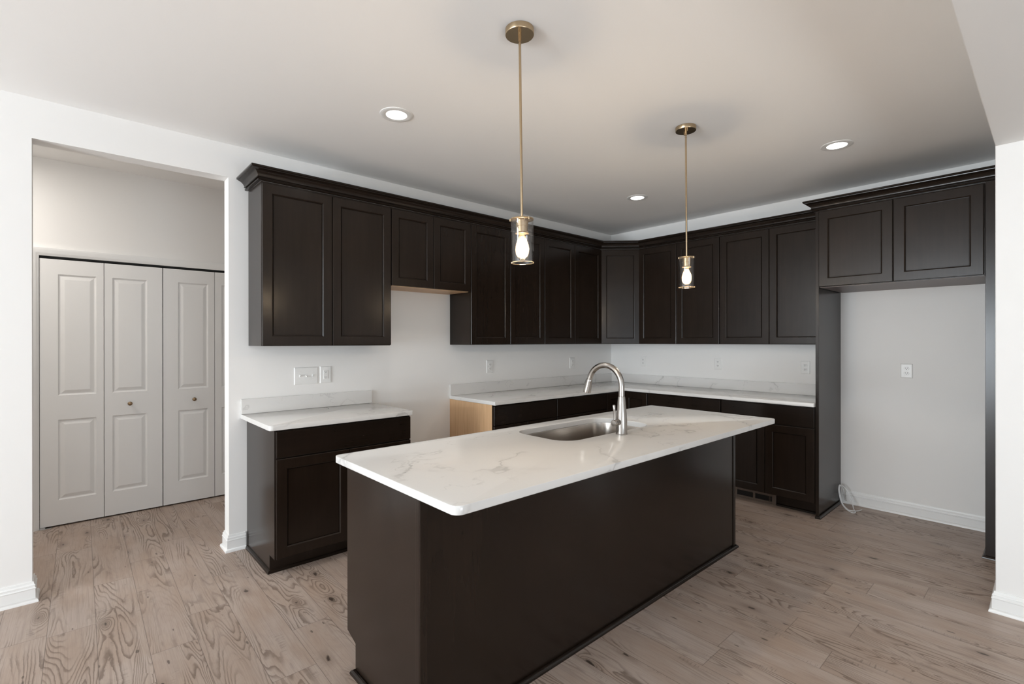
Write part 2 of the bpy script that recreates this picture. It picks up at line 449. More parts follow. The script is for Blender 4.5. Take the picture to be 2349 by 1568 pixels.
for i, (wl, a, b, z0, z1) in enumerate(OPENINGS, 1):
    m = MB(); g = MB()
    mid = (a+b)/2
    for (p, q_, c, d) in ((a, a+3, z0, z1), (b-3, b, z0, z1), (a+3, b-3, z0, z0+3), (a+3, b-3, z1-3, z1), (mid-1.2, mid+1.2, z0+3, z1-3)):
        if wl == 'x': m.box(XW-4, XW-1, p, q_, c, d)
        else: m.box(p, q_, YW-4, YW-1, c, d)
    if wl == 'x': g.box(XW-2.7, XW-2.5, a+3, b-3, z0+3, z1-3)
    else: g.box(a+3, b-3, YW-2.7, YW-2.5, z0+3, z1-3)
    wn = struct(m.obj('window_%d' % i, TRIM)); g.obj('pane', WINGLASS, wn)  # rear-wall windows are unseen, added to hold the ceiling fill lights
m = MB(); m.box(XW-6, 6, YW-6, WT, ZC, ZC+4)
struct(m.obj('ceiling', CEIL), 'flat off-white kitchen ceiling', 'ceiling')
# wing wall beside the refrigerator space with the dropped beam running out of it
PX, PY0, PY1, PZ = -57.2, -138.2, -147.2, 95.25
m = MB(); m.box(PX, 0, PY0, PY1, 0, 110); m.box(XW, PX, PY0, PY1, PZ, 110)
struct(m.obj('wall_front', WALL, bevel=.12), 'white wing wall and dropped beam beside the refrigerator space', 'wall')
# hall behind the opening
HX0, HX1, HY, HZ = -262, -110, 54.4, 109.9
m = MB(); m.box(HX0, -206.4, HY, HY+4, 0, HZ); m.box(-143.2, HX1, HY, HY+4, 0, HZ); m.box(-206.4, -143.2, HY, HY+4, 81.2, HZ)
m.box(HX0-4, HX0, WT, HY+4, 0, HZ); m.box(HX1, HX1+4, WT, HY+4, 0, HZ)
m.box(-206.4, -143.2, 84, 86, 0, 90); m.box(-208, -206.4, HY+4, 86, 0, 90); m.box(-143.2, -141.6, HY+4, 86, 0, 90); m.box(-208, -141, HY+4, 86, 90, 92)
struct(m.obj('wall_hall', WALL), 'shaded hall wall above the closet doors', 'wall')
m = MB(); m.box(HX0-4, HX1+4, WT, HY+4, HZ, HZ+3)
struct(m.obj('ceiling_hall', CEIL), 'shaded hall ceiling seen through the opening', 'ceiling')

BASE = [(0, 0), (1.0, 0), (1.0, .22), (.92, .5), (.72, .72), (.52, .80), (.50, 2.75), (.60, 2.85), (.60, 3.0), (.45, 3.12), (.42, 3.45), (.50, 3.52), (.46, 3.68), (.28, 3.85), (.22, 4.3), (0, 4.3)]
def baseboard(name, path, label):
    m = MB(); sweep(m, path, BASE); struct(m.obj(name, TRIM, smooth=True), label, 'baseboard')
baseboard('baseboard_left', [(XW, 0), (OX0, 0), (OX0, WT), (HX0, WT)], 'white stepped baseboard left of the hall opening')
baseboard('baseboard_back', [(HX1, WT), (OX1, WT), (OX1, 0), (-162.75, 0)], 'short white baseboard wrapping the wall end beside the small base cabinet')
baseboard('baseboard_right', [(0, -97.25), (0, -134.4)], 'white baseboard at the back of the refrigerator space')
baseboard('baseboard_front', [(-25.2, PY0), (PX, PY0), (PX, PY1), (0, PY1)][:], 'white baseboard round the foot of the wing wall')

# ------------------------------------------------------------------ closet with two bifold pairs
m = MB()
CAS = [(0, 0), (0, .35), (.15, .5), (.55, .6), (.8, .8), (1.6, .95), (1.9, 1.05), (2.3, 1.05), (2.4, .95), (2.4, 0)]
def casing_ring(k):          # inner edge of the casing moved outwards by k
    x0, x1, zt = -204.65-k, -144.9+k, 81.0+k
    return x0, x1, zt
rs = [[], [], [], []]
for k, d in CAS:
    x0, x1, zt = casing_ring(k); y = HY-d
    rs[0].append((x0, y, 0)); rs[1].append((x0, y, zt)); rs[2].append((x1, y, zt)); rs[3].append((x1, y, 0))
m.rings(rs, cap0=True, cap1=True)
struct(m.obj('trim_1', TRIM, smooth=True), 'white moulded casing round the closet opening', 'trim')
m = MB(); m.box(-206.3, -204.75, HY, HY+4, 0, 81.2); m.box(-144.8, -143.3, HY, HY+4, 0, 81.2); m.box(-204.75, -144.8, HY+.9, HY+3.6, 80.55, 81.2)  # shade in the gaps round the doors is put in as black
struct(m.obj('trim_2', BLACK), 'black strip standing for the shaded gap and track above the closet doors', 'trim')
def leaf(parent, x0, x1, pl, pr_):
    """A moulded door leaf with two raised panels."""
    y, t = HY-.1, 1.3; zb, zt = .45, 80.2
    P = [(7.9, 32.0), (39.3, 75.75)]
    mb = MB()
    for a, b, c, d in ((x0, pl, zb, zt), (pr_, x1, zb, zt), (pl, pr_, zb, P[0][0]), (pl, pr_, P[0][1], P[1][0]), (pl, pr_, P[1][1], zt)):
        mb.box(a, b, y, y+t, c, d)
    lf = mb.obj('leaf', DOORP, parent)
    for z0, z1 in P:
        q = MB()
        def rg(i, d): return [(a, y+d, b) for a, b in ((pl+i, z0+i), (pr_-i, z0+i), (pr_-i, z1-i), (pl+i, z1-i))]
        q.rings([rg(-.02, 0), rg(.08, .16), rg(.35, .36), rg(.55, .38), rg(1.5, .06), rg(1.62, .05)], cap1=True)
        c = q.obj('panel', DOORP, None, base=ORG[parent.name]); c.location = (0, 0, 0); c.parent = lf
    return lf
def knob(parent, x, z):
    mb = MB(); c = (x, HY-.1, z)
    mb.lathe([(.01, -1.28), (.3, -1.25), (.55, -1.1), (.64, -.9), (.58, -.68), (.3, -.5), (.22, -.3), (.28, -.12), (.42, -.05), (.42, .03)], c, 24, 'y')
    return mb.obj('knob', KNOB, parent, smooth=True)
d1 = thing('door_1', 'white bifold closet door pair on the left, brass knob on its second leaf', 'closet door', (-189.9, HY, 0)); d1['kind'] = 'structure'
leaf(d1, -204.55, -189.98, -200.55, -191.75); leaf(d1, -189.84, -174.86, -187.85, -178.95); knob(d1, -183.5, 35.55)
m = MB(); m.box(-204.6, -202.0, HY-.9, HY-.2, .02, .14); m.box(-204.6, -203.4, HY-.9, HY+.2, .14, .4)
m.obj('pivot_bracket', plain('zinc_bracket', (.55, .55, .54), .35, .8), d1)
d2 = thing('door_2', 'white bifold closet door pair on the right, cut off by the wall end', 'closet door', (-159.6, HY, 0)); d2['kind'] = 'structure'
leaf(d2, -174.62, -159.66, -170.45, -161.6); leaf(d2, -159.52, -144.95, -157.4, -148.6); knob(d2, -165.85, 35.55)

# ------------------------------------------------------------------ wall cabinets
ZU, ZD, ZT = 54.3, 95.5, 96.1        # underside, door top, cabinet top
UG = 'dark wood wall cabinets'
def upper_a(x0, x1, zb, label, bottom=None):
    t = thing('wall_cabinet', label, 'cabinet', (x0, 0, zb), UG)
    m = MB(); m.box(x0+.02, x1-.02, -12, -.02, zb+(.12 if bottom else 0), ZT); m.obj('cabinet_body', DARK, t, bevel=.04)
    if bottom:
        m = MB(); m.box(x0+.6, x1-.6, -11.9, -.02, zb+.02, zb+.12); o = m.obj('bottom_panel', bottom, t); o['label'] = 'pale unstained maple underside'
    wd = (x1-x0-.35)/2
    door(t, (x0+.1, -12, zb+.15), FA, wd, ZD-zb-.15); door(t, (x1-.1-wd, -12, zb+.15), FA, wd, ZD-zb-.15)
    return t
upper_a(-162, -126.1, ZU, 'tall dark two-door wall cabinet left of the range gap')
upper_a(-126.05, -96.08, 72.3, 'short dark two-door wall cabinet with bare maple underside over the range gap', MAPLE)
upper_a(-96.04, -60.05, ZU, 'dark two-door wall cabinet right of the short cabinet, behind the front pendant')
upper_a(-60, -24, ZU, 'dark two-door wall cabinet between the pendant and the diagonal corner cabinet')
t = thing('corner_wall_cabinet', 'single-door dark wall cabinet set diagonally across the room corner', 'cabinet', (-12, -12, ZU), UG)
m = MB(); m.prism([(-.02, -.02), (-23.96, -.02), (-23.96, -11.95), (-11.95, -23.96), (-.02, -23.96)], ZU, ZT); m.obj('cabinet_body', DARK, t, bevel=.04)
door(t, Vector((-23.9, -12.05, ZU+.15)), FD, 16.8, ZD-ZU-.15)
def upper_b(y0, y1, label):
    t = thing('wall_cabinet', label, 'cabinet', (0, y0, ZU), UG)
    m = MB(); m.box(-12, -.02, y0-.02, y1+.02, ZU, ZT); m.obj('cabinet_body', DARK, t, bevel=.04)
    wd = (y0-y1-.35)/2
    door(t, (-12, y0-.1, ZU+.15), FB, wd, ZD-ZU-.15); door(t, (-12, y1+.1+wd, ZU+.15), FB, wd, ZD-ZU-.15)
upper_b(-24.04, -60, 'dark two-door wall cabinet right of the corner cabinet, behind the rear pendant')
upper_b(-60.04, -96, 'dark two-door wall cabinet against the tall refrigerator panel')
# cabinet over the refrigerator space
FX = -24.0
t = thing('refrigerator_wall_cabinet', 'deep dark two-door cabinet bridging the empty refrigerator space', 'cabinet', (0, -97, 72.2), UG)
m = MB(); m.box(FX, -.02, -96.8, -134.35, 72.2, ZT); m.obj('cabinet_body', DARK, t, bevel=.04)
m = MB(); m.box(FX+.1, -.03, -97.2, -134.3, 72.08, 72.19); o = m.obj('bottom_panel', TAUPE, t); o['label'] = 'taupe underside'
wd = (134.2-97.0-.15)/2
door(t, (FX, -97.0, 72.35), FB, wd, ZD+.1-72.35, stile=2.4); door(t, (FX, -97.0-wd-.15, 72.35), FB, wd, ZD+.1-72.35, stile=2.4)

CROWN = [(0, ZT+.02), (.55, ZT+.02), (.80, ZT+.06), (.92, ZT+.20), (.86, ZT+.36), (.62, ZT+.42), (.60, ZT+.62), (.82, ZT+.66), (1.08, ZT+.76), (1.08, ZT+.92), (.98, ZT+.98), (1.0, ZT+1.15), (1.2, ZT+1.55), (1.55, ZT+1.95), (2.0, ZT+2.25), (2.45, ZT+2.42), (2.48, ZT+2.58), (2.80, ZT+2.62), (2.88, ZT+2.72), (2.86, ZT+3.1), (2.78, ZT+3.15), (0, ZT+3.15)]
m = MB(); sweep(m, [(-162, -.02), (-162, -12), (-24, -12), (-12, -24), (-12, -95.98)], CROWN)
tag(m.obj('crown_moulding', DARKH, smooth=True), 'long dark crown moulding along the row of wall cabinets, turning through the corner', 'moulding')
m = MB(); sweep(m, [(-14.95, -96.02), (-24, -96.02), (-24, -138.1)], CROWN)
tag(m.obj('crown_moulding', DARKH, smooth=True), 'dark crown moulding projecting over the refrigerator cabinet', 'moulding')

SHOE = [(0, 0), (.62, 0), (.60, .25), (.45, .52), (.2, .70), (0, .75)]
def shoe(parent, path):
    m = MB(); sweep(m, path, SHOE); return m.obj('shoe_moulding', DARKH, parent, smooth=True)
# tall panels either side of the refrigerator space
t = thing('refrigerator_end_panel', 'tall dark panel between the wall cabinets and the empty refrigerator space', 'panel', (0, -96.4, 0), 'refrigerator end panels')
m = MB(); m.box(-23.95, -.02, -96.06, -96.74, 0, ZT-.02); m.obj('panel', DARK, t, bevel=.05)
m = MB(); m.box(-24.25, -23.9, -96.02, -96.95, 0, ZT-.02); m.obj('edge_strip', DARK, t, bevel=.05)
shoe(t, [(-24.25, -96.0), (-24.25, -96.95), (-23.9, -96.95), (-23.9, -96.74), (-1.1, -96.74)][0:2] + [(-.95, -96.95)])
t = thing('refrigerator_end_panel', 'tall narrow-looking dark panel beside the white wing wall', 'panel', (0, -136.2, 0), 'refrigerator end panels')
m = MB(); m.box(-24.2, -.02, -134.42, -138.12, 0, ZT-.02); m.obj('panel', DARK, t, bevel=.05)
shoe(t, [(-1.1, -134.42), (-24.2, -134.42), (-24.2, -138.12)][::1])

# ------------------------------------------------------------------ base cabinets
BG = 'dark wood base cabinets'
ZB, ZS = 34.75, 36.0
def base_a(x0, x1, label, left_side=DARK, drawers=1):
    t = thing('base_cabinet', label, 'cabinet', (x0, 0, 0), BG)
    m = MB(); m.prism([(x0+.02, -.05), (x0+.02, -24), (x1-.02, -24), (x1-.02, -.05)], 4.3, ZB)
    m.box(x0+.03, x1-.03, -20.3, -.02, 0, 4.3)
    m.obj('cabinet_body', DARK, t, bevel=.04)
    drawer(t, (x0+.12, -24, 28.1), FA, x1-x0-.24, 6.25)
    wd = (x1-x0-.34)/2
    door(t, (x0+.12, -24, 4.5), FA, wd, 23.35, stile=2.3); door(t, (x1-.12-wd, -24, 4.5), FA, wd, 23.35)
    return t
t = base_a(-162.3, -126.5, 'small dark base cabinet standing alone left of the range gap')
m = MB(); m.box(-162.42, -162.3, -20.25, -.02, 0, ZB-.02); m.box(-162.42, -162.3, -24, -20.25, 4.3, ZB-.02); m.obj('end_panel', DARK, t)
shoe(t, [(-162.42, -.7), (-162.42, -20.3), (-126.5, -20.3)])
t = base_a(-95.95, -66, 'dark base cabinet right of the range gap with a bare maple side')
m = MB(); m.box(-96.08, -95.95, -23.7, -.02, .1, ZB-.02); o = m.obj('side_panel', MAPLE, t); o['label'] = 'pale unstained maple side'
base_a(-65.96, -36.02, 'dark base cabinet between the maple-sided cabinet and the corner cabinet')
t = thing('corner_base_cabinet', 'dark L-shaped base cabinet in the room corner with full-height doors', 'cabinet', (0, 0, 0), BG)
m = MB(); m.prism([(-.02, -.02), (-35.98, -.02), (-35.98, -24), (-24, -24), (-24, -35.98), (-.02, -35.98)], 4.3, ZB)
m.prism([(-.02, -.02), (-35.98, -.02), (-35.98, -20.3), (-20.3, -20.3), (-20.3, -35.98), (-.02, -35.98)], 0, 4.3)
m.obj('cabinet_body', DARK, t, bevel=.04)
door(t, (-35.9, -24, 4.5), FA, 11.0, 29.85); door(t, (-24, -24.9, 4.5), FB, 11.0, 29.85)
def base_b(y0, y1, label):
    t = thing('base_cabinet', label, 'cabinet', (0, y0, 0), BG)
    m = MB(); m.box(-24, -.02, y0-.02, y1+.02, 4.3, ZB); m.box(-20.3, -.02, y0-.03, y1+.03, 0, 4.3); m.obj('cabinet_body', DARK, t, bevel=.04)
    drawer(t, (-24, y0-.12, 28.1), FB, y0-y1-.24, 6.25)
    wd = (y0-y1-.34)/2
    door(t, (-24, y0-.12, 4.5), FB, wd, 23.35); door(t, (-24, y1+.12+wd, 4.5), FB, wd, 23.35)
    return t
base_b(-36.02, -66, 'dark base cabinet right of the corner, half hidden by the island')
t = base_b(-66.04, -95.98, 'dark base cabinet against the tall refrigerator panel, floor vent in its toe space')
shoe(t, [(-20.3, -83.4), (-20.3, -95.98)])
# vent
t = thing('toe_kick_vent', 'brown metal air vent in the toe space of the base cabinet', 'vent', (-20.3, -76, .05))
m = MB()
for a, b, c, d in ((-69.2, -70.2, .05, 3.55), (-75.75, -76.45, .9, 2.75), (-81.95, -83.2, .05, 3.55), (-70.2, -81.95, .05, .95), (-70.2, -81.95, 2.7, 3.55)): m.box(-21.0, -20.32, a, b, c, d)
m.obj('frame', BRONZE, t, bevel=.06)
for a, b in ((-70.2, -75.75), (-76.45, -81.95)):
    m = MB(); m.box(-20.6, -20.34, a, b, .9, 2.75)
    for k in range(7): m.box(-20.8, -20.55, a, b, 1.0+k*.25, 1.08+k*.25)
    m.obj('grille', GRILLE, t)
m = MB()
for k in range(5): m.box(-20.9, -20.78, -81.0, -81.45, 1.05+k*.33, 1.2+k*.33)
m.obj('damper_lever', BRONZE, t)

# ------------------------------------------------------------------ worktops on the walls
t = thing('countertop', 'short white veined countertop on the small base cabinet', 'countertop', (-145, -12, ZB), 'white veined countertops')
m = MB(); slab(m, roundpoly([(-163.9, -.02), (-163.9, -25.4), (-126.2, -25.4), (-126.2, -.02)], [0, .9, .35, 0]), ZB+.02, ZS); m.obj('slab', QUARTZ, t, smooth=True)
m = MB(); m.box(-163.9, -126.5, -.8, -.02, ZS+.005, 40); m.obj('backsplash', QUARTZ, t, bevel=.05)
t = thing('countertop', 'long L-shaped white veined countertop running through the room corner', 'countertop', (-40, -12, ZB), 'white veined countertops')
m = MB(); slab(m, roundpoly([(-.02, -.02), (-96.3, -.02), (-96.3, -25.4), (-25.4, -25.4), (-25.4, -95.96), (-.02, -95.96)], [0, 0, .35, .3, .5, 0]), ZB+.02, ZS); m.obj('slab', QUARTZ, t, smooth=True)
m = MB(); m.box(-96.3, -.82, -.8, -.02, ZS+.005, 40); m.obj('backsplash', QUARTZ, t, bevel=.05)
m = MB(); m.box(-.8, -.02, -95.96, -.02, ZS+.005, 40); m.obj('backsplash', QUARTZ, t, bevel=.05)

# ------------------------------------------------------------------ island
IX0, IX1, IY0, IY1, IZ = -162.5, -65.0, -88.5, -64.8, 34.45
t = thing('kitchen_island', 'long dark wood island with plain panel back, standing in the middle of the floor', 'island', (-113.7, -76.6, 0))
for x0, x1 in ((IX0, IX0+.75), (IX1-.75, IX1)):
    m = MB(); rs = [(IY0+.3, 0), (IY1-3.2, 0), (IY1-3.2, 4.9), (IY1, 5.9), (IY1, IZ), (IY0+.3, IZ)]
    m.rings([[(x, y, z) for y, z in rs] for x in (x0, x1)], cap0=True, cap1=True)
    m.obj('end_panel', DARK, t, bevel=.04)
m = MB(); m.box(IX0+.76, IX1-.76, IY0, IY0+.6, 0, IZ); m.obj('back_panel', DARK, t)
for xx, sg in ((IX0, 1), (IX1, -1)):
    m = MB(); m.box(xx-sg*.2, xx+sg*1.0, IY0-.22, IY0-.01, .02, IZ-.02); m.box(xx-sg*.2, xx-sg*.01, IY0-.01, IY0+1.0, .02, IZ-.02)
    m.obj('corner_trim', DARK, t, bevel=.14, seg=3)
m = MB(); m.box(IX0+.76, IX1-.76, IY1-.75, IY1-.05, 4.3, IZ); m.box(IX0+.76, IX1-.76, IY1-4, IY1-3.2, 0, 4.3); m.obj('face_frame', DARK, t)
shoe(t, [(IX0-.02, IY1-3.3), (IX0-.02, IY0), (IX0-.2, IY0), (IX0-.2, IY0-.22)][:1] + [(IX0-.2, IY1-3.3), (IX0-.2, IY0-.22), (IX1+.2, IY0-.22), (IX1+.2, IY1-3.3)][0:])
TZ0, TZ = 34.5, 35.7
SX0, SX1, SY0, SY1 = -126.0, -94.9, -82.5, -66.5
outer = roundpoly([(-163.9, -98.7), (-64.2, -98.7), (-64.2, -62.5), (-163.9, -62.5)], [1.3, 1.0, 1.0, 1.0])
hole = roundpoly([(SX0, SY0), (SX1, SY0), (SX1, SY1), (SX0, SY1)], [4.2, 4.2, 4.2, 4.2], 10)
m = MB(); slab(m, outer, TZ0, TZ, hole=hole)
tag(m.obj('island_countertop', QUARTZ, base=(-114, -80.6, TZ0), smooth=True), 'white veined countertop with sink cut-out on the dark island', 'countertop')
# sink
t = thing('kitchen_sink', 'undermounted stainless steel sink sunk in the island countertop', 'sink', (-110.5, -74.5, TZ0-9))
rr_ = lambda i: offset(hole, i)
m = MB()
sz = [(-1.0, TZ0-.08), (-.08, TZ0-.08), (-.04, TZ0-.3), (.06, TZ0-4), (.14, TZ0-7.3), (.5, TZ0-8.3), (1.3, TZ0-8.75), (3.2, TZ0-8.85)]
m.rings([[(x, y, z) for x, y in rr_(i)] for i, z in sz], cap1=True)
o = m.obj('basin', SINKM, t, smooth=True)
md = o.modifiers.new('sheet', 'SOLIDIFY'); md.thickness = .05*S; md.offset = 1
m = MB(); m.lathe([(1.9, TZ0-8.82), (1.9, TZ0-8.72), (1.5, TZ0-8.72), (1.4, TZ0-8.80)], (-110.5, -74.5, 0), 32); m.obj('drain', STEEL, t, smooth=True)
# faucet
FXc, FYc = -110.72, -84.57
t = thing('kitchen_faucet', 'brushed steel gooseneck faucet standing behind the island sink', 'faucet', (FXc, FYc, TZ))
m = MB(); z = TZ
m.lathe([(1.22, z+.01), (1.24, z+.05), (1.24, z+.12), (1.20, z+.16), (1.18, z+1.5), (1.16, z+3.0), (1.08, z+4.2), (.93, z+5.8), (.80, z+7.2), (.72, z+7.95)], (FXc, FYc, 0), 40)
m.obj('body', STEEL, t, smooth=True)
R, zc_ = 4.4, 45.8
pts = [(FXc, FYc, z+8.0), (FXc, FYc, z+8.6), (FXc, FYc, z+9.3), (FXc, FYc, zc_)]
aend = PI-math.radians(15)
for k in range(1, 29):
    a = aend*k/28; pts.append((FXc, FYc+R-R*math.cos(a), zc_+R*math.sin(a)))
m = MB(); m.tube(pts, .62, 24); m.obj('spout', STEEL, t, smooth=True)
m = MB(); m.lathe([(.69, z+7.93), (.70, z+8.02), (.63, z+8.04)], (FXc, FYc, 0), 32); m.obj('joint_ring', STEEL, t, smooth=True)
tip = Vector(pts[-1]); dr = Vector((0, math.sin(math.radians(15)), -math.cos(math.radians(15))))
m = MB(); m.tube([tip+dr*k for k in (.03, .1, .5, 1.4, 2.3, 2.9, 3.08, 3.1)], [.64, .68, .70, .77, .86, .92, .90, .80], 28)
hd = m.obj('spray_head', STEEL, t, smooth=True)
m = MB(); nb = Vector((0, math.cos(math.radians(15)), math.sin(math.radians(15))))
c0 = tip+dr*.35+nb*.72
m.tube([c0, c0+dr*.2+nb*.12, c0+dr*.8+nb*.22, c0+dr*1.05+nb*.05], [.12, .20, .20, .12], 12)
o = m.obj('button', plain('dark_button', (.08, .08, .08), .4), None, base=ORG[t.name], smooth=True); o.location = (0, 0, 0); o.parent = hd
m = MB(); m.lathe([(.62, -.6), (.64, -1.6), (.64, -2.0), (.66, -2.05), (.66, -2.9), (.60, -3.0), (.01, -3.02)], (FXc, FYc, 38.35), 32, 'x'); m.obj('handle_hub', STEEL, t, smooth=True)
m = MB(); m.tube([(FXc-2.5, FYc, 38.9), (FXc-2.52, FYc, 39.8), (FXc-2.6, FYc, 41.0), (FXc-2.68, FYc, 42.0), (FXc-2.69, FYc, 42.15)], [.20, .21, .25, .31, .22], 18); m.obj('lever', STEEL, t, smooth=True)

# ------------------------------------------------------------------ pendants
def pendant(label, x, y, tilt):
    t = thing('pendant_light', label, 'pendant light', (x, y, ZC), 'brass pendants over the island')
    B = (x, y, ZC)
    m = MB(); m.lathe([(2.42, ZC-.01), (2.42, ZC-.85), (2.36, ZC-.95), (.3, ZC-.95)], (x, y, 0), 56); m.obj('canopy', BRASS, t, smooth=True)
    for a in (.75, .75+PI):
        m = MB(); m.lathe([(.10, ZC-.93), (.10, ZC-1.45), (.06, ZC-1.5)], (x+1.45*math.cos(a), y+1.45*math.sin(a), 0), 16); m.obj('canopy_screw', BRASS, t, smooth=True)
    m = MB(); m.lathe([(.28, ZC-.93), (.28, ZC-2.0), (.16, ZC-2.05), (.16, ZC-2.3), (.24, ZC-2.35), (.24, ZC-2.5)], (x, y, 0), 24); m.obj('swivel', BRASS, t, smooth=True)
    m = MB(); m.lathe([(.215, ZC-2.45), (.215, 75.95)], (x, y, 0), 24); m.obj('rod', BRASS, t, smooth=True)
    m = MB(); m.lathe([(.2, 76.02), (1.93, 76.0), (1.97, 75.93), (1.97, 75.78), (1.90, 75.74), (.3, 75.72)], (x, y, 0), 48)
    for k in range(3):
        a = k*2*PI/3+.4; m.lathe([(.16, 75.95), (.16, 75.55)], (x+1.96*math.cos(a), y+1.96*math.sin(a), 0), 12)
    cap = m.obj('shade_holder', BRASS, t, smooth=True)
    m = MB(); m.lathe([(1.06, 75.72), (1.06, 74.75), (1.0, 74.7), (1.0, 73.75), (1.12, 73.6), (1.14, 73.5), (.9, 73.48)], (x, y, 0), 36); m.obj('socket', BRASS, t, smooth=True)
    m = MB()
    m.rings([[(x+r*math.cos(2*PI*k/56), y+r*math.sin(2*PI*k/56), zz) for k in range(56)] for r, zz in
             ((1.86, 75.72), (1.90, 75.74), (1.92, 75.7), (1.92, 68.66), (1.85, 68.66), (1.85, 75.7))], closed=True)
    m.obj('glass_shade', GLASS, t, smooth=True)
    m = MB(); m.rings([[(x+(1.885+.045*math.cos(a))*math.cos(2*PI*k/56), y+(1.885+.045*math.cos(a))*math.sin(2*PI*k/56), 68.62+.04*math.sin(a)) for k in range(56)] for a in (0, PI/4, PI/2, 3*PI/4, PI, 5*PI/4, 3*PI/2, 7*PI/4)], closed=True)
    m.obj('shade_rim', RIMG, t, smooth=True)
    m = MB(); pr = [(.50, 73.5), (.52, 73.1), (.60, 72.75), (.85, 72.2), (1.06, 71.6), (1.16, 70.95), (1.10, 70.3), (.88, 69.75), (.5, 69.4), (.05, 69.3)]
    m.lathe(pr, (x, y, 0), 36); bl = m.obj('bulb', BULBG, t, smooth=True)
    m = MB()
    for k in range(4):
        a = k*PI/2+.5; m.tube([(x+.16*math.cos(a), y+.16*math.sin(a), 73.0), (x+.30*math.cos(a), y+.30*math.sin(a), 72.0), (x+.36*math.cos(a), y+.36*math.sin(a), 70.4), (x+.38*math.cos(a), y+.38*math.sin(a), 69.85)], [.09, .16, .16, .07], 10)
    o = m.obj('filament', FILAMENT, None, base=B, smooth=True); o.location = (0, 0, 0); o.parent = bl
    l = bpy.data.lights.new('bulb_light', 'POINT'); l.energy = 13; l.color = (1, .79, .55); l.shadow_soft_size = .021
    lo = bpy.data.objects.new('bulb_light', l); COL.objects.link(lo); lo.parent = t; lo.location = (0, 0, (71.2-ZC)*S)
    t.rotation_euler = tilt
    return t
p1 = pendant('front brass pendant with clear cylinder shade, hanging over the near half of the island', -141.85, -86.25, (math.radians(-.2), math.radians(-.7), 0))
p2 = dup(p1, (-86.2, -86.0, ZC), 'rear brass pendant with clear cylinder shade, over the far half of the island')
p2.rotation_euler = (math.radians(0), math.radians(-.6), 0)
for ch in p2.children:
    if ch.type == 'LIGHT': ch.data = ch.data.copy()

# ------------------------------------------------------------------ recessed ceiling lights
CG = 'recessed ceiling lights'
t = thing('recessed_light', 'white round recessed ceiling light left of the front pendant, nearest the hall opening', 'ceiling light', (-142, -44.8, ZC), CG)
m = MB(); c = (-142, -44.8, 0)
m.rings([[(c[0]+r*math.cos(2*PI*k/56), c[1]+r*math.sin(2*PI*k/56), zz) for k in range(56)] for r, zz in
         ((3.72, ZC-.005), (3.70, ZC-.10), (3.45, ZC-.19), (2.75, ZC-.20), (2.36, ZC-.14), (2.32, ZC-.005))], closed=True)
m.obj('trim_ring', PLATE, t, smooth=True)
m = MB(); m.lathe([(2.34, ZC-.01), (2.34, ZC-.12), (.02, ZC-.13)], (c[0], c[1], 0), 48); m.obj('lens', CANLIT, t, smooth=True)
l = bpy.data.lights.new('lens_light', 'SPOT'); l.energy = 20; l.spot_size = math.radians(125); l.spot_blend = .8; l.color = (1, .95, .88); l.shadow_soft_size = .055
lo = bpy.data.objects.new('lens_light', l); COL.objects.link(lo); lo.parent = t; lo.location = (0, 0, -.012)
dup(t, (-44.75, -44.7, ZC), 'small-looking recessed ceiling light near the room corner, between the two pendants')
dup(t, (-45.9, -107.4, ZC), 'white recessed ceiling light over the floor in front of the refrigerator space')

# unseen fill light added to brighten the hall, beyond the opening's left jamb
l = bpy.data.lights.new('hall_fill_light', 'AREA'); l.shape = 'DISK'; l.size = 12*S; l.energy = 14; l.color = (1, .95, .89)
lo = bpy.data.objects.new('hall_fill_light', l); COL.objects.link(lo); lo.location = Vector((-225, 30, HZ-1.5))*S

# ------------------------------------------------------------------ outlets and switches
OG = 'white wall outlets'
def outlet(label, frame, c, w=3.3, h=5.0):
    """Duplex outlet; c is the plate centre on the wall."""
    U, Nn = frame; C = Vector(c)
    t = thing('wall_outlet', label, 'outlet', c, OG)
    def ring(cu, cz, a, b, d, n=0):
        if n == 0: return [C+U*(cu+x)+UPZ*(cz+y)+Nn*d for x, y in ((-a, -b), (a, -b), (a, b), (-a, b))]
        o = []
        for k in range(n):
            an = 2*PI*k/n; x, y = a*1.12*math.cos(an), a*1.12*math.sin(an)
            o.append(C+U*(cu+x)+UPZ*(cz+max(-b, min(b, y)))+Nn*d)
        return o
    m = MB(); m.rings([ring(0, 0, w/2, h/2, .01), ring(0, 0, w/2, h/2, .10), ring(0, 0, w/2-.12, h/2-.12, .24), ring(0, 0, w/2-.3, h/2-.3, .27)], cap0=True, cap1=True)
    m.obj('cover_plate', PLATE, t)
    for dz in (.77, -.77):
        m = MB(); m.rings([ring(0, dz, .60, .55, .26, 28), ring(0, dz, .60, .55, .37, 28), ring(0, dz, .55, .51, .40, 28)], cap1=True); s_ = m.obj('socket', PLATE, t)
        for du, dv, a, b, k in ((-.25, .14, .06, .17, 0), (.25, .14, .06, .14, 0), (0, -.25, .10, .10, 14)):
            m = MB(); m.rings([ring(du, dz+dv, a, b, .38, k), ring(du, dz+dv, a, b, .410, k)], cap1=True)
            o = m.obj('slot' if not k else 'ground_hole', SLOT, None, base=c); o.location = (0, 0, 0); o.parent = s_
    m = MB(); m.rings([ring(0, 0, .09, .09, .26, 12), ring(0, 0, .09, .09, .31, 12)], cap1=True); m.obj('screw', PLATE, t)
    return t
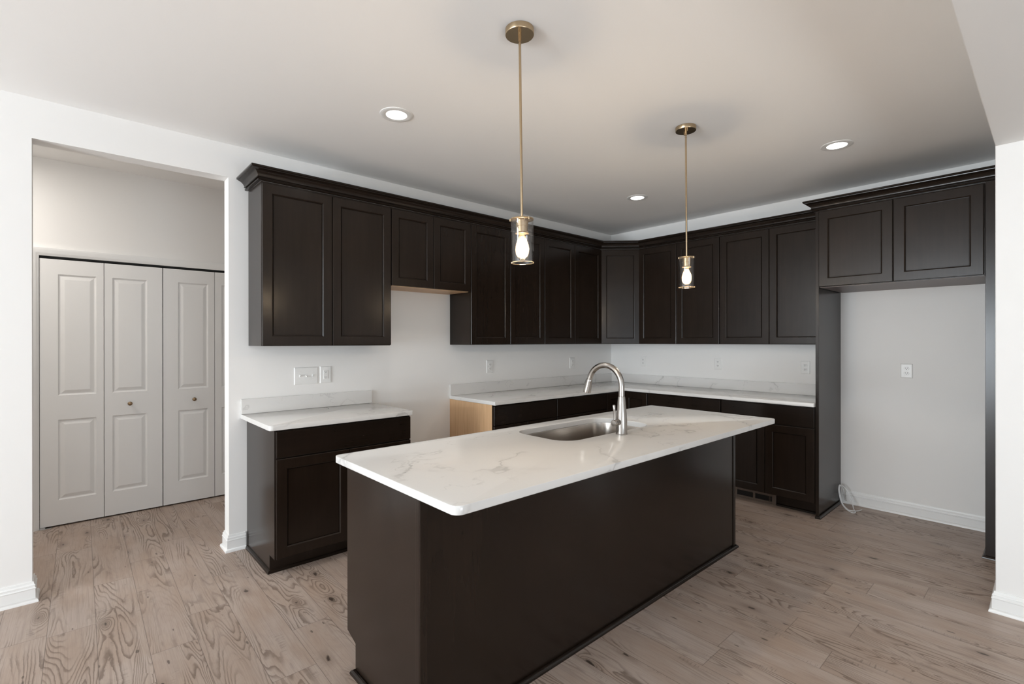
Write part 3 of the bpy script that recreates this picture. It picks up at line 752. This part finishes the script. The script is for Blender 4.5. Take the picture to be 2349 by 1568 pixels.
def decora(label, frame, c, w=3.4, h=5.0, slots=True):
    U, Nn = frame; C = Vector(c)
    t = thing('wall_outlet', label, 'outlet', c, OG)
    def ring(cu, cz, a, b, d): return [C+U*(cu+x)+UPZ*(cz+y)+Nn*d for x, y in ((-a, -b), (a, -b), (a, b), (-a, b))]
    m = MB(); m.rings([ring(0, 0, w/2, h/2, .01), ring(0, 0, w/2, h/2, .10), ring(0, 0, w/2-.12, h/2-.12, .24), ring(0, 0, w/2-.3, h/2-.3, .27)], cap0=True, cap1=True); m.obj('cover_plate', PLATE, t)
    m = MB(); m.rings([ring(0, 0, .70, 1.36, .24), ring(0, 0, .66, 1.32, .25), ring(0, 0, .65, 1.30, .40), ring(0, 0, .60, 1.25, .42)], cap1=True); f = m.obj('receptacle', PLATE, t)
    for dz in (.82, -.82):
        for du, dv, a, b, nm in ((-.25, .12, .05, .15, 'slot'), (.25, .12, .05, .12, 'slot'), (0, -.24, .09, .09, 'ground_hole')):
            m = MB(); m.rings([ring(du, dz+dv, a, b, .41), ring(du, dz+dv, a, b, .43)], cap1=True)
            o = m.obj(nm, SLOT, None, base=c); o.location = (0, 0, 0); o.parent = f
    for dz in (.14, -.14):
        m = MB(); m.rings([ring(0, dz, .26, .09, .41), ring(0, dz, .24, .07, .46)], cap1=True)
        o = m.obj('button', PLATE, None, base=c); o.location = (0, 0, 0); o.parent = f
    return t
c = (-146.75, 0, 45.5)
t = thing('light_switch', 'wide white plate with three toggle switches over the small countertop', 'switch', c)
C = Vector(c); U, Nn = FA
def ring(cu, cz, a, b, d): return [C+U*(cu+x)+UPZ*(cz+y)+Nn*d for x, y in ((-a, -b), (a, -b), (a, b), (-a, b))]
m = MB(); m.rings([ring(0, 0, 3.4, 2.5, .01), ring(0, 0, 3.4, 2.5, .10), ring(0, 0, 3.28, 2.38, .24), ring(0, 0, 3.1, 2.2, .27)], cap0=True, cap1=True); m.obj('cover_plate', PLATE, t)
for i, du in enumerate((-1.81, 0, 1.81)):
    m = MB(); m.rings([ring(du, 0, .24, .5, .26), ring(du, 0, .20, .46, .30)], cap1=True)
    s_ = 1 if i != 1 else -1
    m.tube([C+U*du+Nn*.28, C+U*du+Nn*.55+UPZ*s_*.16, C+U*du+Nn*.85+UPZ*s_*.36], [.20, .17, .15], 10); m.obj('toggle', PLATE, t)
    for dz in (1.2, -1.2):
        m = MB(); m.tube([C+U*du+UPZ*dz+Nn*.26, C+U*du+UPZ*dz+Nn*.31], .10, 12); m.obj('screw', PLATE, t)
decora('square-faced white outlet right beside the triple switch plate', FA, (-141.1, 0, 45.6))
outlet('white outlet on the range-side wall, at the left end of the long backsplash', FA, (-77.5, 0, 45.8), 3.2, 4.9)
decora('square-faced white outlet on the wall left of the faucet, below the last wall cabinet', FA, (-29.3, 0, 45.75), 3.3, 4.8)
outlet('white outlet nearest the room corner on the refrigerator-side wall', FB, (0, -18.2, 46.2), 3.0, 4.8)
outlet('white outlet midway along the backsplash on the refrigerator-side wall', FB, (0, -53.6, 46.2), 3.1, 4.6)
outlet('white outlet beside the tall refrigerator panel above the countertop end', FB, (0, -85.75, 45.95), 3.0, 4.6)
outlet('lone white outlet on the bare wall inside the refrigerator space', FB, (0, -114.7, 45.95), 3.1, 4.6)

# ------------------------------------------------------------------ water line
def catmull(P, n=8):
    P = [Vector(p) for p in P]; out = []
    for i in range(len(P)-1):
        a, b, c_, d = P[max(i-1, 0)], P[i], P[i+1], P[min(i+2, len(P)-1)]
        for k in range(n):
            s = k/n; out.append(.5*((2*b)+(c_-a)*s+(2*a-5*b+4*c_-d)*s*s+(3*b-a-3*c_+d)*s**3))
    return out+[P[-1]]
TP = [(-.6, -98.5, .9), (-1.5, -98.2, 1.6), (-2.2, -98.2, 4.0), (-3.0, -97.8, 5.9), (-4.2, -97.45, 6.75), (-5.0, -97.35, 5.4), (-6.0, -97.9, 3.4), (-7.4, -98.85, 1.6), (-8.6, -100.2, .5), (-9.77, -101.4, .22), (-10.7, -102.5, .17),
      (-9.9, -103.2, .2), (-7.4, -102.2, .45), (-5.0, -101.2, 1.7), (-3.6, -100.2, 3.5), (-3.3, -99.2, 5.2), (-3.8, -98.2, 6.5), (-4.6, -97.6, 6.4), (-5.5, -97.75, 5.0), (-6.4, -98.3, 3.2), (-7.8, -99.3, 1.4), (-9.1, -100.9, .5), (-9.9, -102.0, .5), (-8.9, -103.1, .45), (-6.9, -103.6, .2), (-5.1, -103.9, .17)]
m = MB(); m.tube(catmull(TP), .15, 12)
tag(m.obj('water_line', TUBE, smooth=True, base=(-5, -100, 0)), 'loose coil of thin white tubing on the floor beside the refrigerator panel', 'tubing')
